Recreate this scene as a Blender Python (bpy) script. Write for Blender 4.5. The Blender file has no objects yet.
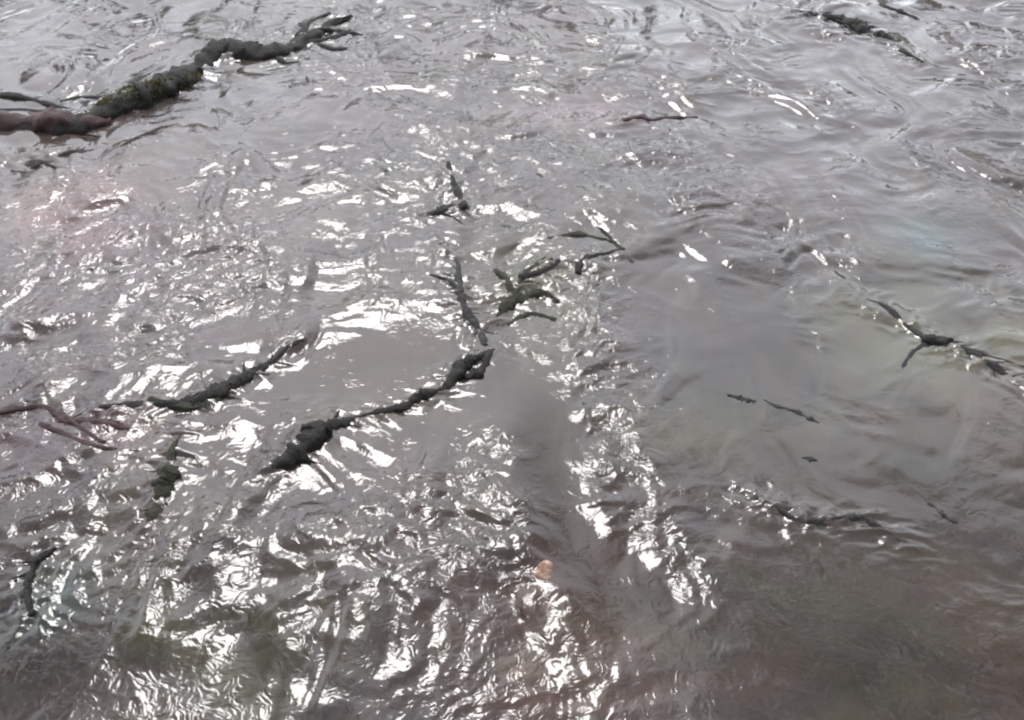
import bpy, bmesh, math, random
import numpy as np
from mathutils import Vector

sc = bpy.context.scene
R = math.radians
random.seed(7)

# ------------------------------------------------------------------ camera
CAM_H, PITCH, VFOV = 1.5, R(41), R(36)
cam_d = bpy.data.cameras.new('camera')
cam = bpy.data.objects.new('camera', cam_d)
sc.collection.objects.link(cam)
sc.camera = cam
cam.location = (0, 0, CAM_H)
cam.rotation_euler = (R(90) - PITCH, 0, 0)
cam_d.sensor_fit = 'VERTICAL'
cam_d.sensor_height = 24
cam_d.lens = 12 / math.tan(VFOV / 2)
cam_d.clip_start = 0.02
cam_d.clip_end = 500
sc.render.resolution_x, sc.render.resolution_y = 1024, 720
sc.cycles.filter_width = 2.2

# ------------------------------------------------------------------ light
SUN_EL, SUN_AZ = R(55), R(-13)            # azimuth from +Y, clockwise positive
w = bpy.data.worlds.new('World'); sc.world = w; w.use_nodes = True
nt = w.node_tree; nt.nodes.clear()
sky = nt.nodes.new('ShaderNodeTexSky'); sky.sky_type = 'NISHITA'
sky.sun_disc = False
sky.sun_elevation = SUN_EL
sky.sun_rotation = SUN_AZ
sky.air_density = 1.0; sky.dust_density = 0.8; sky.ozone_density = 1.0
bg = nt.nodes.new('ShaderNodeBackground'); bg.inputs[1].default_value = 0.15
wo = nt.nodes.new('ShaderNodeOutputWorld')
hs = nt.nodes.new('ShaderNodeHueSaturation'); hs.inputs['Saturation'].default_value = 0.25     # thin white overcast
nt.links.new(sky.outputs[0], hs.inputs['Color']); nt.links.new(hs.outputs[0], bg.inputs[0]); nt.links.new(bg.outputs[0], wo.inputs[0])

sd = Vector((math.sin(SUN_AZ) * math.cos(SUN_EL), math.cos(SUN_AZ) * math.cos(SUN_EL), math.sin(SUN_EL)))
sun_d = bpy.data.lights.new('sun', 'SUN'); sun = bpy.data.objects.new('sun', sun_d)
sc.collection.objects.link(sun)
sun_d.energy = 0.7; sun_d.angle = R(20); sun_d.color = (1, 0.97, 0.94)
sun.rotation_euler = sd.to_track_quat('Z', 'Y').to_euler()

sc.view_settings.view_transform = 'Standard'
sc.view_settings.look = 'None'
sc.view_settings.exposure = 2.42
sc.view_settings.gamma = 1

# ------------------------------------------------------------------ where things lie on the water
F = 360 / math.tan(VFOV / 2)
def at(px, py, z=0.0):
    """point of the level z seen at pixel px, py of the photograph"""
    u, v = (px - 512) / F, (360 - py) / F
    dy = math.cos(PITCH) + v * math.sin(PITCH)
    dz = -math.sin(PITCH) + v * math.cos(PITCH)
    t = (z - CAM_H) / dz
    return Vector((u * t, dy * t, z))
def mpp(px, py):
    """metres across one pixel there"""
    p = at(px, py); d = Vector((0, math.cos(PITCH), -math.sin(PITCH)))
    return (p - Vector((0, 0, CAM_H))).dot(d) / F

# ------------------------------------------------------------------ noise
rng = np.random.default_rng(11)
PERM = rng.permutation(512).astype(np.int64)
GA = rng.uniform(0, 2 * np.pi, 512); GX, GY = np.cos(GA), np.sin(GA)
def perlin(x, y, seed=0):
    xi, yi = np.floor(x).astype(np.int64), np.floor(y).astype(np.int64)
    xf, yf = x - xi, y - yi
    u = xf * xf * xf * (xf * (xf * 6 - 15) + 10); v = yf * yf * yf * (yf * (yf * 6 - 15) + 10)
    def g(ix, iy, fx, fy):
        h = PERM[(PERM[(ix + seed * 37) & 511] + iy) & 511]
        return GX[h] * fx + GY[h] * fy
    a, b = g(xi, yi, xf, yf), g(xi + 1, yi, xf - 1, yf)
    c, d = g(xi, yi + 1, xf, yf - 1), g(xi + 1, yi + 1, xf - 1, yf - 1)
    return ((a + u * (b - a)) * (1 - v) + (c + u * (d - c)) * v) * 1.5
def ridged(x, y, seed=0, k=0.05):
    n = perlin(x, y, seed)
    return 0.5 - np.sqrt(n * n + k * k)

# zones of rough and smooth water: pixel centre, radii, tilt (deg), weight
def gauss(X, Y, px, py, rx, ry, rot=0, hard=1.0):
    c = at(px, py); ex = at(px + 1, py) - c; ey = at(px, py - 1) - c
    sx, sy = ex.length, ey.length
    a = (X - c.x) / sx; b = -(Y - c.y) / sy
    t = R(rot); a, b = a * math.cos(t) + b * math.sin(t), -a * math.sin(t) + b * math.cos(t)
    return np.exp(-((a / rx) ** 2 + (b / ry) ** 2) ** hard)

WOOD = [  # courses of the larger sticks, which break the flow
 [(0,124),(105,114),(165,90),(206,58),(252,54),(306,40),(352,16)], [(268,472),(318,438),(390,412),(432,394),(470,362),(494,349)],
 [(100,411),(188,405),(236,386),(304,343)], [(866,300),(936,343),(990,364),(1045,394)], [(756,499),(812,522),(862,518),(900,541)],
 [(440,246),(466,312),(485,346)], [(416,215),(464,207),(448,166)], [(496,316),(518,286),(552,263)], [(796,14),(856,26),(920,62)],
 [(182,438),(164,488),(150,530)], [(56,548),(28,592),(32,616)]]
def wood_distance(X, Y):
    D = np.full_like(X, 9.0)
    for pl in WOOD:
        q = [at(*p) for p in pl]
        sel = (X > min(p.x for p in q) - .2) & (X < max(p.x for p in q) + .2) & (Y > min(p.y for p in q) - .2) & (Y < max(p.y for p in q) + .2)
        if not sel.any(): continue
        x, y = X[sel], Y[sel]; d = np.full_like(x, 9.0)
        for a, b in zip(q, q[1:]):
            ux, uy = b.x - a.x, b.y - a.y
            t = np.clip(((x - a.x) * ux + (y - a.y) * uy) / (ux * ux + uy * uy), 0, 1)
            d = np.minimum(d, np.hypot(x - a.x - t * ux, y - a.y - t * uy))
        D[sel] = np.minimum(D[sel], d)
    return D
SILT_AND_SHADE = [
 (550,455,45,110,(.022,.015,.009)), (620,590,65,55,(.022,.015,.009)), (530,290,55,45,(.055,.053,.034)),  # colour patches in the water, with the tongue's darkness painted in: centre, radii, colour
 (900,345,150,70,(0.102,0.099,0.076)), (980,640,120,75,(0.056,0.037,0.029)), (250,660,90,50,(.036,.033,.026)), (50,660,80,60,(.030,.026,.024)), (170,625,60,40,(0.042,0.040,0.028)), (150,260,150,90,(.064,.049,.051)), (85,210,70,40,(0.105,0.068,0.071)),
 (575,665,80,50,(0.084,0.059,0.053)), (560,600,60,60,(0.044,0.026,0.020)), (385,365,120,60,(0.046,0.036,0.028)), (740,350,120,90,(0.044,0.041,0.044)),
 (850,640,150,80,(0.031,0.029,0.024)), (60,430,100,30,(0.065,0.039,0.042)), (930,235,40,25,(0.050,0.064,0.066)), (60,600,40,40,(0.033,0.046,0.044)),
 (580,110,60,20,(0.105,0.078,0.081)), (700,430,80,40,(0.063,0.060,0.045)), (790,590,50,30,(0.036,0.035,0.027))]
ROUGH = [  # foil-like glitter
 (330,565,115,85,0,.6), (430,550,70,80,0,1.2), (500,478,40,48,40,1.3), (515,575,26,55,10,.9),
 (598,318,26,75,-8,1.8), (605,400,20,60,0,1.0), (625,470,30,45,30,1.2), (650,530,26,55,-38,1.2),
 (575,655,75,50,0,.8), (225,268,60,40,25,1.5), (150,335,90,28,-22,1.3), (75,215,75,45,0,.8), (60,280,90,50,0,.6),
 (640,160,60,45,0,.9), (725,200,38,28,0,1.0), (785,255,38,30,0,1.0), (970,285,18,32,0,.8), (400,150,60,40,0,.7),
 (90,475,110,60,0,.7), (120,590,90,55,0,.7), (440,200,70,60,0,.6), (520,160,90,40,0,.6), (420,280,40,30,0,.6),
 (540,290,60,50,0,.7), (330,40,60,30,0,.6), (150,250,200,60,0,.4), (950,180,60,60,0,.4), (550,70,70,20,0,.5),
 (540,575,22,22,0,.7), (135,600,50,50,0,.3), (470,690,60,40,0,.6), (60,420,90,30,0,.7)]
CALM = [
 (385,365,110,55,-10,.95), (240,440,90,40,-25,.6), (560,470,45,120,-12,.9), (610,590,45,70,-35,.8), (500,410,80,50,0,.8),
 (740,350,140,110,0,.75), (900,380,150,90,0,.75), (850,640,260,150,0,.95), (240,670,100,55,0,.95), (780,450,150,60,0,.85), (900,510,170,70,0,.95),
 (850,170,130,60,0,.5), (800,80,120,40,0,.25), (120,60,100,40,0,.35), (50,665,110,70,0,.95), (720,600,90,90,0,.9), (270,115,130,45,0,.55), (440,80,120,40,0,.2), (30,30,80,40,0,.4)]

# ------------------------------------------------------------------ water surface
def axis(lo, hi, step0, step1, far_lo, far_hi):
    a = [lo]
    while a[-1] < hi:
        t = (a[-1] - lo) / (hi - lo); a.append(a[-1] + step0 + (step1 - step0) * t)
    up = [a[-1]]; s = step1
    while up[-1] < far_hi: s *= 1.12; up.append(up[-1] + s)
    dn = [a[0]]; s = step0
    while dn[-1] > far_lo: s *= 1.12; dn.append(dn[-1] - s)
    return np.array(dn[::-1][:-1] + a + up[1:])
xs = axis(-1.8, 1.8, 0.003, 0.003, -14, 14)
ys = axis(0.75, 3.75, 0.0022, 0.0048, -5, 22)
NX, NY = len(xs), len(ys)
X, Y = np.meshgrid(xs, ys)

def heights(X, Y):
    rough = np.zeros_like(X); calm = np.zeros_like(X)
    Xw = X + .07 * perlin(X * 4, Y * 3.4, 70) + .03 * perlin(X * 11, Y * 9, 71); Yw = Y + .09 * perlin(X * 4 + 7, Y * 3.4, 72) + .04 * perlin(X * 11, Y * 9, 73)
    for a in ROUGH: rough += a[5] * gauss(Xw, Yw, *a[:5])
    for a in CALM: calm = np.maximum(calm, a[5] * gauss(Xw, Yw, *a[:5], hard=1.6))
    slick = np.zeros_like(X)                              # glassy tongue of deeper water, and the slick at the long stick
    for a in [(545,410,34,45,-10), (562,480,30,60,-14), (592,545,36,60,-30), (640,600,40,50,-40), (690,660,60,75,-20), (50,665,90,60,0), (170,700,140,75,0), (240,670,60,45,0), (390,362,105,42,-10), (300,372,60,30,-25), (520,385,50,30,0)]:
        slick = np.maximum(slick, gauss(.6 * X + .4 * Xw, .6 * Y + .4 * Yw, *a, hard=2.0))
    calm = np.maximum(calm, slick); rough = np.clip(rough, 0, 1.5) * (1 - .9 * slick)
    gen = 1 - .92 * calm
    patch = np.clip(0.75 + 0.9 * perlin(X * 3.1, Y * 2.2, 5), 0.15, 1.6)
    gen = gen * (1 + .15 * np.clip((Y - 2.2) / .8, 0, 1))
    pt2 = np.clip(.5 + 1.9 * perlin(X * 7, Y * 6, 23), .2, 1.9)
    # swell
    Z = (1 - .6 * calm) * 0.010 * perlin(X * 1.3 + 3, Y * 1.0, 1) + (1 - .7 * calm) * 0.006 * perlin(X * 2.8 + .4 * Y, Y * 2.4, 2)
    lump = perlin(X * 5.4 + 1.5 * perlin(X * 4, Y * 3, 90), Y * 3.3 + 1.4 * perlin(X * 4 + 3, Y * 3, 91), 92)
    Z += .0066 * gen * np.clip(.4 + patch * .6 + .5 * rough, 0, 1.6) * (lump + .5 * perlin(X * 12 + 2 * lump, Y * 7.5, 93))
    # domain warp gives the flowing, folded look
    wx = 0.07 * perlin(X * 4.5, Y * 4.0, 3); wy = 0.07 * perlin(X * 4.5 + 9, Y * 4.0, 4)
    A, B = X + wx, Y + wy
    far = np.clip((Y - 1.3) / 1.6, 0, 1)
    Z += 0.0055 * (0.12 + 0.88 * gen) * patch * perlin(A * 5.5 + .3 * B, B * 7.0, 6)
    Z += 0.0065 * (0.03 + 0.97 * gen) * patch * (1 - .35 * far) * ridged(A * 4.5 - 1.5 * B, B * 9, 7)
    Z += 0.0042 * gen * patch * (.35 + .65 * pt2) * ridged(A * 10 + 2 * B, B * 17, 8)
    Z += 0.0014 * gen * (.4 + far) * patch * pt2 * ridged(A * 19 - 3 * B, B * 30, 18)
    wx2 = 0.02 * perlin(X * 17, Y * 17, 9); wy2 = 0.02 * perlin(X * 17, Y * 17 + 5, 10)
    A2, B2 = A + wx2, B + wy2
    amp = (0.16 * gen * patch * pt2 + rough)
    Z += 0.0030 * amp * ridged(A2 * 17, B2 * 17, 12)
    Z += 0.0022 * amp * perlin(A2 * 30, B2 * 26, 13)
    Z += 0.0009 * amp * ridged(A2 * 58, B2 * 50, 14)
    Z += slick * gauss(X, Y, 590, 520, 90, 130) * (.0008 * ridged(A * 20 + B * 6, B * 6, 96) + .0006 * perlin(A * 34, B * 14, 97))
    for a in [(505,430,32,40), (512,490,32,45), (528,550,32,40), (560,600,32,40)]:      # fold beside the tongue
        Z += .0105 * gauss(X, Y, *a)
    # water heaped over the boulder in front, ringed by folds
    c = at(365, 575); dx, dy = X - c.x, Y - c.y
    r = np.sqrt(dx * dx + (dy * 0.8) ** 2); th = np.arctan2(dy, dx)
    dome = np.exp(-(r / 0.19) ** 4)
    Z += 0.022 * np.exp(-(r / 0.20) ** 2) + dome * (0.0040 * ridged(A2 * 13 + 2 * B2, B2 * 8, 81) + .0030 * perlin(A2 * 19, B2 * 13, 82))
    ring = np.exp(-((r - 0.19) / 0.05) ** 2) * (0.5 + 0.5 * np.cos(th - 0.1))
    Z += 0.0010 * ring * perlin(r * 38 + 1.5 * perlin(X * 6, Y * 6, 19), th * 1.3, 15)
    dw = wood_distance(X, Y)
    near = np.exp(-(dw / .045) ** 2)
    Z += .0028 * np.exp(-(dw / .016) ** 2) + (.005 * ridged(A * 16, B * 22, 22) + .004 * ridged(A * 31, B * 40, 25)) * near + .0045 * near * perlin(A * 24, B * 24, 24)
    rough = rough + .35 * near
    return Z, np.clip(.16 + .08 * pt2 + .3 * gen * patch * pt2 + .7 * rough, 0, 1.4)
Z, CHOP = heights(X, Y)

def water_mesh():
    me = bpy.data.meshes.new('water')
    co = np.stack([X, Y, Z], -1).reshape(-1, 3).astype(np.float32)
    i = np.arange(NX * NY, dtype=np.int32).reshape(NY, NX)
    q = np.stack([i[:-1, :-1], i[:-1, 1:], i[1:, 1:], i[1:, :-1]], -1).reshape(-1, 4)
    me.vertices.add(len(co)); me.vertices.foreach_set('co', co.ravel())
    n = len(q)
    me.loops.add(n * 4); me.loops.foreach_set('vertex_index', q.ravel())
    me.polygons.add(n)
    me.polygons.foreach_set('loop_start', np.arange(0, n * 4, 4, dtype=np.int32))
    me.polygons.foreach_set('use_smooth', np.ones(n, dtype=bool))
    me.update(calc_edges=True)
    a = me.attributes.new('chop', 'FLOAT', 'POINT'); a.data.foreach_set('value', CHOP.ravel().astype(np.float32))
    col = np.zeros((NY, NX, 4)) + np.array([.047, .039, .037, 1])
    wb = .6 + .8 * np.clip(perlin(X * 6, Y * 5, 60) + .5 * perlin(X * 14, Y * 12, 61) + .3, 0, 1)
    for px, py, rx, ry, c in SILT_AND_SHADE:
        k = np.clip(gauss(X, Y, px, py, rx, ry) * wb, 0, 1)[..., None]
        col[..., :3] = col[..., :3] * (1 - k) + np.array(c) * k  # tints and painted darkening blended over the base colour
    a = me.attributes.new('silt_and_shade', 'FLOAT_COLOR', 'POINT'); a.data.foreach_set('color', col.ravel().astype(np.float32))
    return me

# ------------------------------------------------------------------ materials
def mat(name):
    m = bpy.data.materials.new(name); m.use_nodes = True
    m.node_tree.nodes.clear()
    N = m.node_tree.nodes; L = m.node_tree.links
    out = N.new('ShaderNodeOutputMaterial')
    return m, N, L, out
def noise(N, L, scale, detail=3, rough=.55, vec=None, dist=0):
    t = N.new('ShaderNodeTexNoise'); t.inputs['Scale'].default_value = scale
    t.inputs['Detail'].default_value = detail; t.inputs['Roughness'].default_value = rough
    t.inputs['Distortion'].default_value = dist
    if vec is not None: L.new(vec, t.inputs['Vector'])
    return t
def ramp(N, L, src, stops, interp='LINEAR'):
    r = N.new('ShaderNodeValToRGB'); r.color_ramp.interpolation = interp
    el = r.color_ramp.elements
    while len(el) < len(stops): el.new(0.5)
    for e, (p, c) in zip(el, stops):
        e.position = p; e.color = (*c, 1) if len(c) == 3 else c
    L.new(src, r.inputs[0]); return r

def water_material():
    m, N, L, out = mat('stream_water')
    tc = N.new('ShaderNodeTexCoord')
    n1 = noise(N, L, 34, 2, .55, tc.outputs['Object'], 1.0)
    at_ = N.new('ShaderNodeAttribute'); at_.attribute_name = 'chop'
    rg = N.new('ShaderNodeMath'); rg.operation = 'PINGPONG'; rg.inputs[1].default_value = .5     # sharp little crests
    L.new(n1.outputs[0], rg.inputs[0])
    mu = N.new('ShaderNodeMath'); mu.operation = 'MULTIPLY'
    L.new(rg.outputs[0], mu.inputs[0]); L.new(at_.outputs['Fac'], mu.inputs[1])
    bump = N.new('ShaderNodeBump'); bump.inputs['Strength'].default_value = 1; bump.inputs['Distance'].default_value = 0.004
    L.new(mu.outputs[0], bump.inputs['Height'])
    fr = N.new('ShaderNodeFresnel'); fr.inputs['IOR'].default_value = 1.33
    L.new(bump.outputs[0], fr.inputs['Normal'])
    gl = N.new('ShaderNodeBsdfGlossy'); gl.inputs['Roughness'].default_value = 0.06
    gl.inputs['Color'].default_value = (1, 1, 1, 1)
    L.new(bump.outputs[0], gl.inputs['Normal'])
    tr = N.new('ShaderNodeBsdfTransparent'); tr.inputs[0].default_value = (.48, .45, .40, 1)
    silt_and_shade = N.new('ShaderNodeBsdfDiffuse')
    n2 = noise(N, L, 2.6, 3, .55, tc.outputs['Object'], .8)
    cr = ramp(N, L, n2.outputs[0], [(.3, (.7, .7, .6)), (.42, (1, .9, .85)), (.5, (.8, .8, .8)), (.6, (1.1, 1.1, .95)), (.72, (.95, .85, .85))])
    sa = N.new('ShaderNodeAttribute'); sa.attribute_name = 'silt_and_shade'
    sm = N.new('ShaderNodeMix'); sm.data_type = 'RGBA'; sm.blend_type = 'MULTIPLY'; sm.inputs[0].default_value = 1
    L.new(sa.outputs['Color'], sm.inputs[6]); L.new(cr.outputs[0], sm.inputs[7]); L.new(sm.outputs[2], silt_and_shade.inputs[0])
    n3 = noise(N, L, 1.4, 4, .6, tc.outputs['Object'], .5)
    mr = N.new('ShaderNodeMapRange'); mr.inputs[1].default_value = .3; mr.inputs[2].default_value = .7
    mr.inputs[3].default_value = .5; mr.inputs[4].default_value = .85
    L.new(n3.outputs[0], mr.inputs[0])
    body = N.new('ShaderNodeMixShader'); L.new(mr.outputs[0], body.inputs[0])
    L.new(tr.outputs[0], body.inputs[1]); L.new(silt_and_shade.outputs[0], body.inputs[2])
    mx = N.new('ShaderNodeMixShader'); L.new(fr.outputs[0], mx.inputs[0])
    L.new(body.outputs[0], mx.inputs[1]); L.new(gl.outputs[0], mx.inputs[2])
    L.new(mx.outputs[0], out.inputs[0])
    return m

def wood_material(name, stops, rough=.6, scale=18):
    m, N, L, out = mat(name)
    tc = N.new('ShaderNodeTexCoord')
    n = noise(N, L, scale, 5, .65, tc.outputs['Object'], .5)
    cr = ramp(N, L, n.outputs[0], stops)
    n2 = noise(N, L, 90, 4, .65, tc.outputs['Object'], 1.5)
    b = N.new('ShaderNodeBump'); b.inputs['Strength'].default_value = 1; b.inputs['Distance'].default_value = .006
    L.new(n2.outputs[0], b.inputs['Height'])
    p = N.new('ShaderNodeBsdfPrincipled'); p.inputs['Roughness'].default_value = rough; p.inputs['Specular IOR Level'].default_value = .15
    L.new(cr.outputs[0], p.inputs['Base Color']); L.new(b.outputs[0], p.inputs['Normal'])
    L.new(p.outputs[0], out.inputs[0])
    return m

def bed_material():
    m, N, L, out = mat('stream_bed')
    tc = N.new('ShaderNodeTexCoord')
    n = noise(N, L, 3.0, 5, .6, tc.outputs['Object'], .4)
    cr = ramp(N, L, n.outputs[0], [(.3, (.06, .052, .045)), (.5, (.11, .098, .085)), (.7, (.17, .15, .13))])
    p = N.new('ShaderNodeBsdfPrincipled'); p.inputs['Roughness'].default_value = .8
    L.new(cr.outputs[0], p.inputs['Base Color']); L.new(p.outputs[0], out.inputs[0])
    return m

M_WATER = water_material(); M_BED = bed_material()
M_BLACK = wood_material('wet_dark_wood', [(.3, (.003, .003, .0025)), (.6, (.009, .008, .006)), (.8, (.022, .019, .013))])
M_RED = wood_material('wet_reddish_wood', [(.3, (.015, .007, .007)), (.6, (.035, .018, .018)), (.8, (.07, .04, .038))])
M_OLIVE = wood_material('wet_olive_wood', [(.3, (.006, .006, .003)), (.6, (.016, .016, .008)), (.8, (.035, .033, .018))])
M_GREY = wood_material('silted_grey_wood', [(.3, (.008, .007, .007)), (.6, (.018, .017, .017)), (.8, (.035, .033, .033))])
M_MOSS = wood_material('moss', [(.3, (.035, .032, .012)), (.6, (.07, .065, .026)), (.8, (.11, .10, .05))], .8)

# ------------------------------------------------------------------ setting
wo_ = bpy.data.objects.new('water', water_mesh()); sc.collection.objects.link(wo_)
wo_.data.materials.append(M_WATER); wo_['kind'] = 'structure'
wo_['label'] = 'rippled grey silty stream water with sparkling folds'

def bed():
    bx = np.linspace(-16, 16, 321); by = np.linspace(-7, 25, 321)
    GX_, GY_ = np.meshgrid(bx, by)
    z = -0.20 + 0.05 * perlin(GX_ * 1.1, GY_ * 1.1, 21)
    co = np.stack([GX_, GY_, z], -1).reshape(-1, 3)
    i = np.arange(321 * 321).reshape(321, 321)
    q = np.stack([i[:-1, :-1], i[:-1, 1:], i[1:, 1:], i[1:, :-1]], -1).reshape(-1, 4)
    me = bpy.data.meshes.new('stream_bed'); me.from_pydata(co.tolist(), [], q.tolist())
    for p in me.polygons: p.use_smooth = True
    o = bpy.data.objects.new('stream_bed', me); sc.collection.objects.link(o)
    me.materials.append(M_BED); o['kind'] = 'structure'
    return o
BED = bed()
STONES = [('tan_stone', (.20, .17, .12)), ('grey_stone', (.13, .13, .135)), ('pink_stone', (.20, .13, .125)), ('olive_stone', (.11, .11, .06)),
          ('teal_stone', (.09, .14, .13)), ('rust_stone', (.20, .09, .05)), ('dark_stone', (.045, .042, .04))]
def stones():
    mats = []
    for n, c in STONES:
        mats.append(wood_material(n, [(.3, tuple(v * .6 for v in c)), (.6, c), (.8, tuple(min(1, v * 1.5) for v in c))], .7))
    meshes = []
    for k in range(21):
        bm = bmesh.new(); bmesh.ops.create_icosphere(bm, subdivisions=3, radius=1)
        for v in bm.verts:
            p = v.co * 1.3
            d = perlin(np.array([p.x + k * 3.1]), np.array([p.y + p.z * 1.7]), 30)[0] + .5 * perlin(np.array([p.z * 2 + k]), np.array([p.x * 2 - p.y]), 31)[0]
            v.co *= 1 + .28 * d
        for f in bm.faces: f.smooth = True
        me = bpy.data.meshes.new('stone'); bm.to_mesh(me); bm.free(); me.materials.append(mats[k % 7]); meshes.append(me)
    rnd = random.Random(5)
    for k in range(230):
        y = rnd.uniform(.6, 4.2); x = rnd.uniform(-1, 1) * (.5 + .42 * y)
        o = bpy.data.objects.new('stone', rnd.choice(meshes)); sc.collection.objects.link(o)
        s_ = rnd.uniform(.03, .09) * (1.4 if rnd.random() < .15 else 1)
        o.scale = (s_ * rnd.uniform(.9, 1.5), s_ * rnd.uniform(.8, 1.2), s_ * rnd.uniform(.4, .65))
        o.rotation_euler.z = rnd.uniform(0, 6.28)
        o.location = (x, y, -.205 + .05 * float(perlin(np.array([x * 1.1]), np.array([y * 1.1]), 21)[0]))
        o.parent = BED
stones()

def bank():
    bx = np.linspace(-60, 60, 121); by = np.concatenate([np.linspace(13, 17, 17), np.linspace(18, 60, 22)])
    A, B = np.meshgrid(bx, by)
    z = -.6 + 1.6 * np.clip((B - 14) / 3, 0, 1) ** .8 + .02 * np.clip(B - 17, 0, 50) + .15 * perlin(A * .5, B * .5, 40)
    i = np.arange(A.size).reshape(A.shape)
    q = np.stack([i[:-1, :-1], i[:-1, 1:], i[1:, 1:], i[1:, :-1]], -1).reshape(-1, 4)
    me = bpy.data.meshes.new('bank'); me.from_pydata(np.stack([A, B, z], -1).reshape(-1, 3).tolist(), [], q.tolist())
    o = bpy.data.objects.new('bank', me); sc.collection.objects.link(o); me.materials.append(M_BED); o['kind'] = 'structure'
bank()

def reflection_woods():  # added out of view to put dark reflections in the ripples
    m = wood_material('leaves', [(.3, (.03, .045, .018)), (.6, (.05, .075, .028)), (.8, (.08, .11, .045))], .6)
    V, Q = [], []
    r = np.random.default_rng(4)
    for k in range(16):
        cx = -20 + k * 2.7 + r.uniform(-.8, .8); cy = r.uniform(17, 21); h = r.uniform(4.6, 7.6) * (1 if cx < 2 else .75); base = 1.0  # lower on the right so the water there mirrors pale sky
        for j in range(8):                                  # trunk
            a = j * math.pi / 4; b = a + math.pi / 4; n = len(V)
            V += [(cx + .16 * math.cos(a), cy + .16 * math.sin(a), base - .4), (cx + .16 * math.cos(b), cy + .16 * math.sin(b), base - .4),
                  (cx + .05 * math.cos(b), cy + .05 * math.sin(b), base + h * .8), (cx + .05 * math.cos(a), cy + .05 * math.sin(a), base + h * .8)]
            Q.append((n, n + 1, n + 2, n + 3))
        for c in range(26):                                 # leaf clumps
            t = r.uniform(.12, 1); a = r.uniform(0, 6.28); rr = 1.7 * math.sin(math.pi * min(t * .9 + .1, .97)) * r.uniform(.2, 1)
            c0 = np.array([cx + rr * math.cos(a), cy + rr * math.sin(a), base + h * t])
            p = c0 + r.normal(0, .3, (90, 3)); d1 = r.normal(0, 1, (90, 3)); d2 = r.normal(0, 1, (90, 3))
            d1 *= .13 / np.linalg.norm(d1, axis=1)[:, None]; d2 *= .07 / np.linalg.norm(d2, axis=1)[:, None]
            n = len(V); V += np.stack([p - d1, p + d2, p + d1, p - d2], 1).reshape(-1, 3).tolist()
            Q += [(n + 4 * i, n + 4 * i + 1, n + 4 * i + 2, n + 4 * i + 3) for i in range(90)]
    me = bpy.data.meshes.new('reflection_woods'); me.from_pydata(V, [], Q); me.materials.append(m)
    o = bpy.data.objects.new('reflection_woods', me); sc.collection.objects.link(o); o['kind'] = 'stuff'
    o['label'] = 'dark leafy treeline added out of view for the ripples to mirror'
reflection_woods()

def near_bank():
    bx = np.concatenate([np.linspace(-30, 2.2, 40), np.linspace(2.4, 6, 19), np.linspace(7, 40, 20)])
    by = np.concatenate([np.linspace(-30, -1.5, 30), np.linspace(-1.3, 12, 60)])
    A, B = np.meshgrid(bx, by)
    d = np.maximum(A - 2.6 - .12 * B, -.7 - B + .2 * perlin(A * .8, B * .8, 41))
    z = -.5 + .9 * np.clip(d + .35, 0, 3) ** .7 + .06 * perlin(A * 2, B * 2, 42)
    i = np.arange(A.size).reshape(A.shape)
    q = np.stack([i[:-1, :-1], i[:-1, 1:], i[1:, 1:], i[1:, :-1]], -1).reshape(-1, 4)
    me = bpy.data.meshes.new('bank'); me.from_pydata(np.stack([A, B, z], -1).reshape(-1, 3).tolist(), [], q.tolist())
    o = bpy.data.objects.new('bank', me); sc.collection.objects.link(o); me.materials.append(M_BED); o['kind'] = 'structure'
near_bank()

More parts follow.
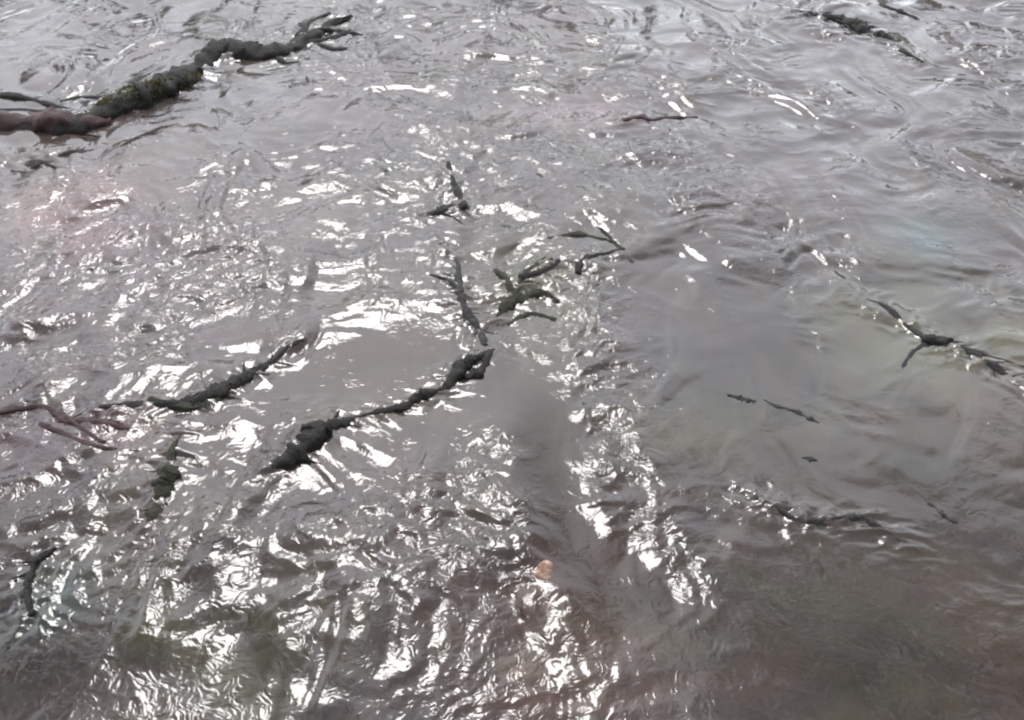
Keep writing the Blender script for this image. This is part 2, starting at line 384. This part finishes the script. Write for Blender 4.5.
# ------------------------------------------------------------------ driftwood
def surf(x, y):
    return float(heights(np.array([[x]]), np.array([[y]]))[0][0, 0])
def tube_bm(pts, seed, sides=14, jag=.35, bob=.45):
    """pts: (x, y, z, radius); a gnarled tapering stick through them"""
    rnd = random.Random(seed)
    P = []
    for k in range(len(pts) - 1):                       # Catmull-Rom through the points
        p0 = pts[max(k - 1, 0)]; p1 = pts[k]; p2 = pts[k + 1]; p3 = pts[min(k + 2, len(pts) - 1)]
        n = 10
        for s in range(n):
            t = s / n
            P.append([.5 * (2 * b + (c - a) * t + (2 * a - 5 * b + 4 * c - d) * t * t + (3 * b - a - 3 * c + d) * t ** 3)
                      for a, b, c, d in zip(p0, p1, p2, p3)])
    P.append(list(pts[-1]))
    knob = [rnd.uniform(-.6, .6) for _ in range(sides)]
    kk, jj = np.meshgrid(np.arange(len(P)), np.arange(sides), indexing='ij'); bark = perlin(kk * .23 + seed * 5.1, jj * .9 + seed, 52)
    bm = bmesh.new(); rings = []
    for k, (x, y, z, r) in enumerate(P):
        a = Vector(P[max(k - 1, 0)][:3]); b = Vector(P[min(k + 1, len(P) - 1)][:3])
        d = (b - a).normalized(); u = d.cross(Vector((0, 0, 1)))
        u = u.normalized() if u.length > 1e-4 else Vector((1, 0, 0)); v = u.cross(d)
        r = max(r, .0006) * (1 + jag * rnd.uniform(-.1, .1) + .35 * float(perlin(np.array([k * .21 + seed * 7.3]), np.array([seed * 1.7]), 50)[0]))
        z += bob * r * float(perlin(np.array([k * .11 + seed * 3.1]), np.array([seed * .7 + 4]), 51)[0])
        off = Vector((rnd.uniform(-1, 1), rnd.uniform(-1, 1), rnd.uniform(-.4, .4))) * r * .12
        ring = []
        for j in range(sides):
            t = 2 * math.pi * j / sides
            rr = r * (1 + jag * (1.0 * float(bark[k, j]) + .35 * knob[j] + rnd.uniform(-.35, .35)))
            ring.append(bm.verts.new(Vector((x, y, z)) + off + u * rr * math.cos(t) + v * rr * .75 * math.sin(t)))
        rings.append(ring)
    for a, b in zip(rings, rings[1:]):
        for j in range(sides):
            bm.faces.new((a[j], a[(j + 1) % sides], b[(j + 1) % sides], b[j]))
    bm.faces.new(rings[0][::-1]); bm.faces.new(rings[-1])
    bmesh.ops.recalc_face_normals(bm, faces=bm.faces)
    for f in bm.faces: f.smooth = True
    return bm
def obj(name, bm, m, parent=None):
    me = bpy.data.meshes.new(name); bm.to_mesh(me); bm.free()
    o = bpy.data.objects.new(name, me); sc.collection.objects.link(o)
    me.materials.append(m)
    if parent: o.parent = parent; o.matrix_parent_inverse = parent.matrix_world.inverted()
    return o
def line(spec, lift=.25):
    """spec: (px, py, width in px, optional lift in radii) -> world points on the water"""
    out = []
    for s in spec:
        px, py, wd = s[:3]; lf = s[3] if len(s) > 3 else lift
        p = at(px, py); r = wd * mpp(px, py) * .5
        out.append((p.x, p.y, surf(p.x, p.y) + (lf - .8) * r, r * 1.3))
    return out
def moss_bm(pts, seed):
    """a ragged mat of little blades over the top of the limb"""
    rnd = random.Random(seed); bm = bmesh.new()
    for _ in range(4200):
        k = rnd.randrange(len(pts) - 1); t = rnd.random()
        x, y, z, r = [a + (b - a) * t for a, b in zip(pts[k], pts[k + 1])]
        dx, dy = pts[k + 1][0] - pts[k][0], pts[k + 1][1] - pts[k][1]; l = math.hypot(dx, dy)
        if perlin(np.array([x * 22]), np.array([y * 22]), 95)[0] + rnd.gauss(0, .25) < .12: continue
        a = rnd.gauss(0, .75)
        n = Vector((-dy / l * math.sin(a), dx / l * math.sin(a), math.cos(a)))
        p = Vector((x, y, z)) + n * r * .95 + Vector((0, 0, -.25 * r))
        u = Vector((rnd.gauss(0, 1), rnd.gauss(0, 1), rnd.gauss(0, .4))).normalized() * .0022
        d = (n * .6 + Vector((rnd.gauss(0, .6), rnd.gauss(0, .6), rnd.gauss(-.1, .4)))).normalized() * rnd.uniform(.004, .011)
        bm.faces.new([bm.verts.new(p - u), bm.verts.new(p + u), bm.verts.new(p + d + u * .3), bm.verts.new(p + d - u * .3)])
    return bm
def stick(name, label, cat, main, m, parts=(), group=None, seed=1, lift=.25):
    """driftwood: an Empty at its base with the limb and the twigs or patches that belong to it"""
    base = at(main[0][0], main[0][1])
    e = bpy.data.objects.new(name, None); sc.collection.objects.link(e)
    e.location = (base.x, base.y, 0); e.empty_display_size = .05
    bpy.context.view_layer.update()
    e['label'] = label; e['category'] = cat
    if group: e['group'] = group
    obj('limb', tube_bm(line(main, lift), seed, bob=.5 if lift < .34 else .3), m, e)
    rnd = random.Random(seed * 5)
    big = [q for q in main if q[2] >= 7]
    for q in big[:5] * 2:                                   # broken side twigs lying along the limb
        i = main.index(q); j = min(i + 1, len(main) - 1); i = j - 1
        a = math.atan2(main[j][1] - main[i][1], main[j][0] - main[i][0]) + rnd.choice((-1, 1)) * rnd.uniform(.25, .8)
        ln = rnd.uniform(14, 38); x, y = q[0], q[1]; b = a + rnd.uniform(-.5, .5); wd = min(q[2] * .3, 4)
        obj('twig', tube_bm(line([(x, y, wd), (x + .5 * ln * math.cos(a), y + .5 * ln * .7 * math.sin(a), wd * .7),
                                  (x + .5 * ln * (math.cos(a) + math.cos(b)), y + .35 * ln * (math.sin(a) + math.sin(b)), wd * .25)], lift + .2), seed * 77 + i, 6), m, e)
    for k, (pn, spec, pm) in enumerate(parts):
        obj(pn, moss_bm(line(spec, lift), seed) if pn == 'moss' else tube_bm(line(spec, lift), seed * 31 + k), pm, e)
    return e

stick('fallen_branch', 'thick dark branch with olive moss and a reddish end, lying across the top left water', 'branch',
      [(-40,126,10),(20,124,18),(70,126,20,.5),(105,113,22,.7),(135,101,26,.7),(165,89,26,.6),(188,74,22,.5),(206,58,18),(226,47,22),(252,54,20),(280,51,18),(306,40,14),(328,24,10),(352,16,5)],
      M_BLACK, [('reddish_bark', [(-45,122,14,1.1),(20,122,20,.95),(70,124,20,.85),(110,120,8,.8)], M_RED),
                ('moss', [(92,116,10,1.0),(118,106,22,1.0),(140,99,25,1.0),(162,92,21,1.0),(182,84,16,1.0),(200,76,8,1.0)], M_MOSS),
                ('twig', [(-20,94,5),(24,97,6),(62,106,4),(86,110,2)], M_BLACK), ('twig', [(-20,108,5),(30,108,5),(80,116,3)], M_BLACK), ('twig', [(60,100,3),(80,94,5),(112,96,6),(140,92,3)], M_BLACK), ('twig', [(290,46,8),(305,30,6),(300,22,4)], M_BLACK), ('twig', [(300,42,7),(330,38,6),(350,30,4)], M_BLACK), ('twig', [(296,36,6),(312,20,6),(330,13,3)], M_BLACK), ('twig', [(310,30,6),(336,30,6),(362,34,3)], M_BLACK), ('twig', [(318,44,5),(340,50,5),(366,44,2)], M_BLACK),
                ('twig', [(268,50,6),(285,62,5),(310,60,3)], M_BLACK)], 'driftwood in the stream', 3, .35)
stick('driftwood_stick', 'long knobbly black stick in the smooth brown water at the centre', 'stick',
      [(272,474,5,-.2),(288,468,14,.35),(302,458,18,.3),(314,444,19,.3),(324,432,15,.4),(342,426,10),(362,419,6),(384,414,8),(404,408,8),(414,402,9),(422,398,12),(432,394,6),(446,387,7),(456,376,12),(464,365,13),(474,360,9),(482,357,5),(494,349,3)],
      M_BLACK, [('twig', [(466,378,8),(480,372,9),(490,352,5)], M_BLACK)], 'driftwood in the stream', 5, .5)
stick('driftwood_stick', 'curved black stick left of the longer knobbly one, with an olive underside', 'stick',
      [(100,411,3),(128,409,6),(160,408,6),(188,405,10),(214,397,13),(236,386,12),(252,376,9),(270,364,8),(288,351,5),(304,343,3)],
      M_BLACK, [('olive_bark', [(150,404,6,.4),(190,410,8,.6),(220,402,8,.6)], M_OLIVE)], 'driftwood in the stream', 6, .42)
stick('forked_twig', 'thin dark forked twig crossing the pale water at the right edge', 'twig',
      [(866,300,2),(884,307,4),(902,322,5),(920,336,5),(936,343,8),(950,342,7),(966,351,7),(990,364,7),(1012,377,7),(1045,394,6)],
      M_GREY, [('twig', [(940,345,7),(920,347,5),(908,358,4),(902,368,2)], M_GREY), ('twig', [(962,350,4),(1000,360,4),(1040,374,3)], M_GREY),
                ('knot', [(922,340,6,.6),(938,342,10,.6),(952,340,5,.6)], M_BLACK)], 'driftwood in the stream', 8, .2)
stick('sunken_twig', 'low wavy dark twig in the smooth water at the lower right', 'twig',
      [(756,499,2),(776,508,4),(792,519,5),(812,522,8),(836,519,5),(862,518,6),(878,527,5),(900,541,2)], M_GREY, [], 'driftwood in the stream', 9, .2)
stick('upright_twig', 'bent dark twig standing up from the centre, left of the tangled twigs', 'twig',
      [(440,246,3),(456,262,4),(460,290,5),(466,312,7),(478,328,9),(485,346,4)], M_GREY,
      [('twig', [(462,296,4),(450,284,3),(430,276,2)], M_GREY)], 'driftwood in the stream', 10, .3)
stick('upright_twig', 'short black hooked twig above the bent twig, near the middle', 'twig',
      [(416,215,3),(436,213,9),(450,208,9),(464,207,6),(456,190,6),(448,166,3)], M_BLACK, [], 'driftwood in the stream', 11, .3)
stick('twig_tangle', 'tangle of dark olive twigs beside the sparkling fold in the centre', 'twigs',
      [(496,316,3),(510,302,9),(518,286,10),(530,273,8),(552,263,4)], M_OLIVE,
      [('twig', [(520,280,7),(545,272,6),(560,262,3)], M_BLACK), ('twig', [(578,274,5),(582,262,6),(600,257,5),(624,252,3)], M_BLACK),
       ('twig', [(548,240,5),(575,236,6),(600,240,4),(616,246,4),(632,264,4)], M_OLIVE), ('twig', [(598,228,2),(614,244,4),(630,262,3)], M_BLACK), ('twig', [(500,310,8),(516,298,12),(540,292,9),(560,300,4)], M_OLIVE), ('twig', [(508,322,3),(530,312,6),(556,318,4)], M_OLIVE), ('twig', [(495,268,4),(508,282,6),(512,300,5)], M_OLIVE)],
      'driftwood in the stream', 12, .3)
stick('dark_stick', 'dark wet stick with a pointed tail near the top right corner', 'stick',
      [(790,13,3),(812,16,7),(832,17,11),(846,19,12),(858,27,14),(872,34,13),(886,38,10),(904,52,5),(922,63,2)], M_BLACK, [('twig', [(868,4,3),(890,8,6),(904,12,5),(920,18,2)], M_BLACK)], 'driftwood in the stream', 13, .3)
stick('dark_stick', 'olive black stump of wood showing below the curved stick at the left', 'stick',
      [(182,438,2),(174,454,5),(172,470,14),(164,488,18),(160,510,16),(150,530,6)], M_OLIVE, [], 'driftwood in the stream', 14, .1)
stick('dark_stick', 'small dark hooked stick at the left edge near the bottom', 'stick',
      [(56,548,3),(42,558,7),(32,570,7),(28,592,7),(32,616,4)], M_BLACK, [], 'driftwood in the stream', 15, .9)
stick('dark_stick', 'grey stick just under the reddish end of the mossy branch', 'stick',
      [(-30,174,10),(10,166,12),(40,158,10),(72,151,8),(98,146,3)], M_GREY, [], 'driftwood in the stream', 16, -.1)
stick('red_twig', 'thin dark red twig in the pale water above the centre', 'twig',
      [(622,124,3),(640,119,6),(652,121,3),(672,117,4),(698,116,2)], M_RED, [], 'driftwood in the stream', 17, .6)
stick('red_twig', 'reddish twigs in place of reddish ripples at the left edge', 'twigs',
      [(-10,412,5),(40,406,5),(66,420,8),(96,424,7),(130,432,3)], M_RED,
      [('twig', [(40,424,5),(66,436,4),(100,450,4),(140,454,3)], M_RED), ('twig', [(60,412,4),(84,432,4),(106,446,3)], M_RED)], 'driftwood in the stream', 18, .5)  # strands added to stand for reddish ripples

def pebble(label, px, py, wd, m, seed):
    bm = bmesh.new(); bmesh.ops.create_icosphere(bm, subdivisions=4, radius=1)
    for v in bm.verts:
        p = v.co * 1.4
        d = perlin(np.array([p.x + seed * 3.1]), np.array([p.y + p.z * 1.7]), 30)[0] + .4 * perlin(np.array([p.z * 3 + seed]), np.array([p.x * 3 - p.y * 2]), 31)[0]
        v.co *= 1 + .3 * d
    for f in bm.faces: f.smooth = True
    r = wd * mpp(px, py) * .5; c = at(px, py)
    for v in bm.verts: v.co = Vector((v.co.x * r, v.co.y * r, v.co.z * r * .7))
    o = obj('stone', bm, m); o.location = (c.x, c.y, surf(c.x, c.y) - .58 * r)
    o['label'] = label; o['category'] = 'stone'
M_ORANGE = wood_material('orange_glow_stone', [(.35, (.09, .05, .034)), (.55, (.22, .135, .10)), (.7, (.40, .29, .24))], .3, 70)
pebble('small pinkish orange stone in place of a soft glow among the sparkling water at the bottom centre', 543, 575, 34, M_ORANGE, 3)  # added where the water shows a soft orange glow

def reflection_tree():
    """canopy added out of view over the near bank; its crown is shaped to darken reflections"""
    e = bpy.data.objects.new('reflection_tree', None); sc.collection.objects.link(e); e.location = (3.6, .2, .2)
    bpy.context.view_layer.update()
    e['label'] = 'leafy canopy added out of view, shaped to put dark reflections on the stream'; e['category'] = 'reflection_tree'
    bark = wood_material('bark', [(.3, (.05, .042, .035)), (.6, (.09, .08, .065)), (.8, (.14, .125, .105))], .8)
    leaf = wood_material('tree_leaves', [(.3, (.03, .042, .016)), (.6, (.045, .06, .025)), (.8, (.07, .09, .04))], .6)
    obj('trunk', tube_bm([(3.6, .2, .2, .17), (3.45, .3, 1.5, .14), (3.0, .5, 2.7, .11), (2.2, .9, 3.5, .08), (1.2, 1.5, 3.9, .05), (.2, 1.6, 4.1, .03)], 90, 12, .15), bark, e)
    for k, (a, b, c) in enumerate([((3.0, .5, 2.7), (2.6, 1.8, 3.3), (2.2, 3.4, 3.5)), ((2.2, .9, 3.5), (1.6, 2.2, 3.7), (1.2, 3.2, 3.6)),
                                   ((1.2, 1.5, 3.9), (.4, 2.1, 3.7), (-.4, 2.6, 3.5)), ((2.2, .9, 3.5), (1, .2, 3.8), (-.6, .5, 3.9)), ((.3, 1.6, 4.08), (-1.2, 2, 3.9), (-2.6, 2.6, 3.6))]):
        obj('limb', tube_bm([(*a, .06), (*b, .04), (*c, .015)], 91 + k, 8, .15), bark, e)
    r = np.random.default_rng(8); V, Q = [], []
    n_c = 0
    while n_c < 250:
        x, y = r.uniform(-3.8, 4.4), r.uniform(-1.8, 4.6)
        edge = 1.5 + 2.6 * np.clip((x - .3) / .9, 0, 1) + 1.3 * 1.2 * np.clip((-1.3 - x) / .5, 0, 1) + r.normal(0, .25)  # crown edge shaped to darken the lower corners of the mirroring water
        if y > edge: continue
        n_c += 1
        z = 3.5 + .25 * r.normal() - .10 * max(0, y - 2)
        p = np.array([x, y, z]) + r.normal(0, 1, (70, 3)) * np.array([.22, .22, .13])
        d1 = r.normal(0, 1, (70, 3)); d2 = r.normal(0, 1, (70, 3))
        d1 *= .07 / np.linalg.norm(d1, axis=1)[:, None]; d2 *= .04 / np.linalg.norm(d2, axis=1)[:, None]
        n = len(V); V += np.stack([p - d1, p + d2, p + d1, p - d2], 1).reshape(-1, 3).tolist()
        Q += [(n + 4 * i, n + 4 * i + 1, n + 4 * i + 2, n + 4 * i + 3) for i in range(70)]
    me = bpy.data.meshes.new('crown'); me.from_pydata(V, [], Q); me.materials.append(leaf)
    o = bpy.data.objects.new('crown', me); sc.collection.objects.link(o); o.parent = e; o.matrix_parent_inverse = e.matrix_world.inverted()
reflection_tree()

# ------------------------------------------------------------------ bits of twig adrift on the calm water at the right
for k, (label, pts) in enumerate([
    ('short dark twig fragment adrift on the calm grey water, first right of the centre twigs', [(727,394,2),(738,397,6),(748,400,6),(756,401,2)]),
    ('broken line of dark twig adrift beside the first short fragment', [(764,399,2),(774,405,4),(786,408,3),(798,411,5),(808,416,5),(820,421,2)]),
    ('tiniest dark twig fragment, adrift midway between the broken twig and the sunken wavy twig', [(802,457,2),(810,458,5),(818,460,2)]),
    ('dark twig fragment with a kink, adrift just right of the sunken wavy twig', [(928,502,2),(938,508,5),(946,516,6),(958,522,3)])]):
    stick('twig_fragment', label, 'twig', pts, M_GREY, [], 'twig fragments adrift on the calm water', 60 + k, .3)
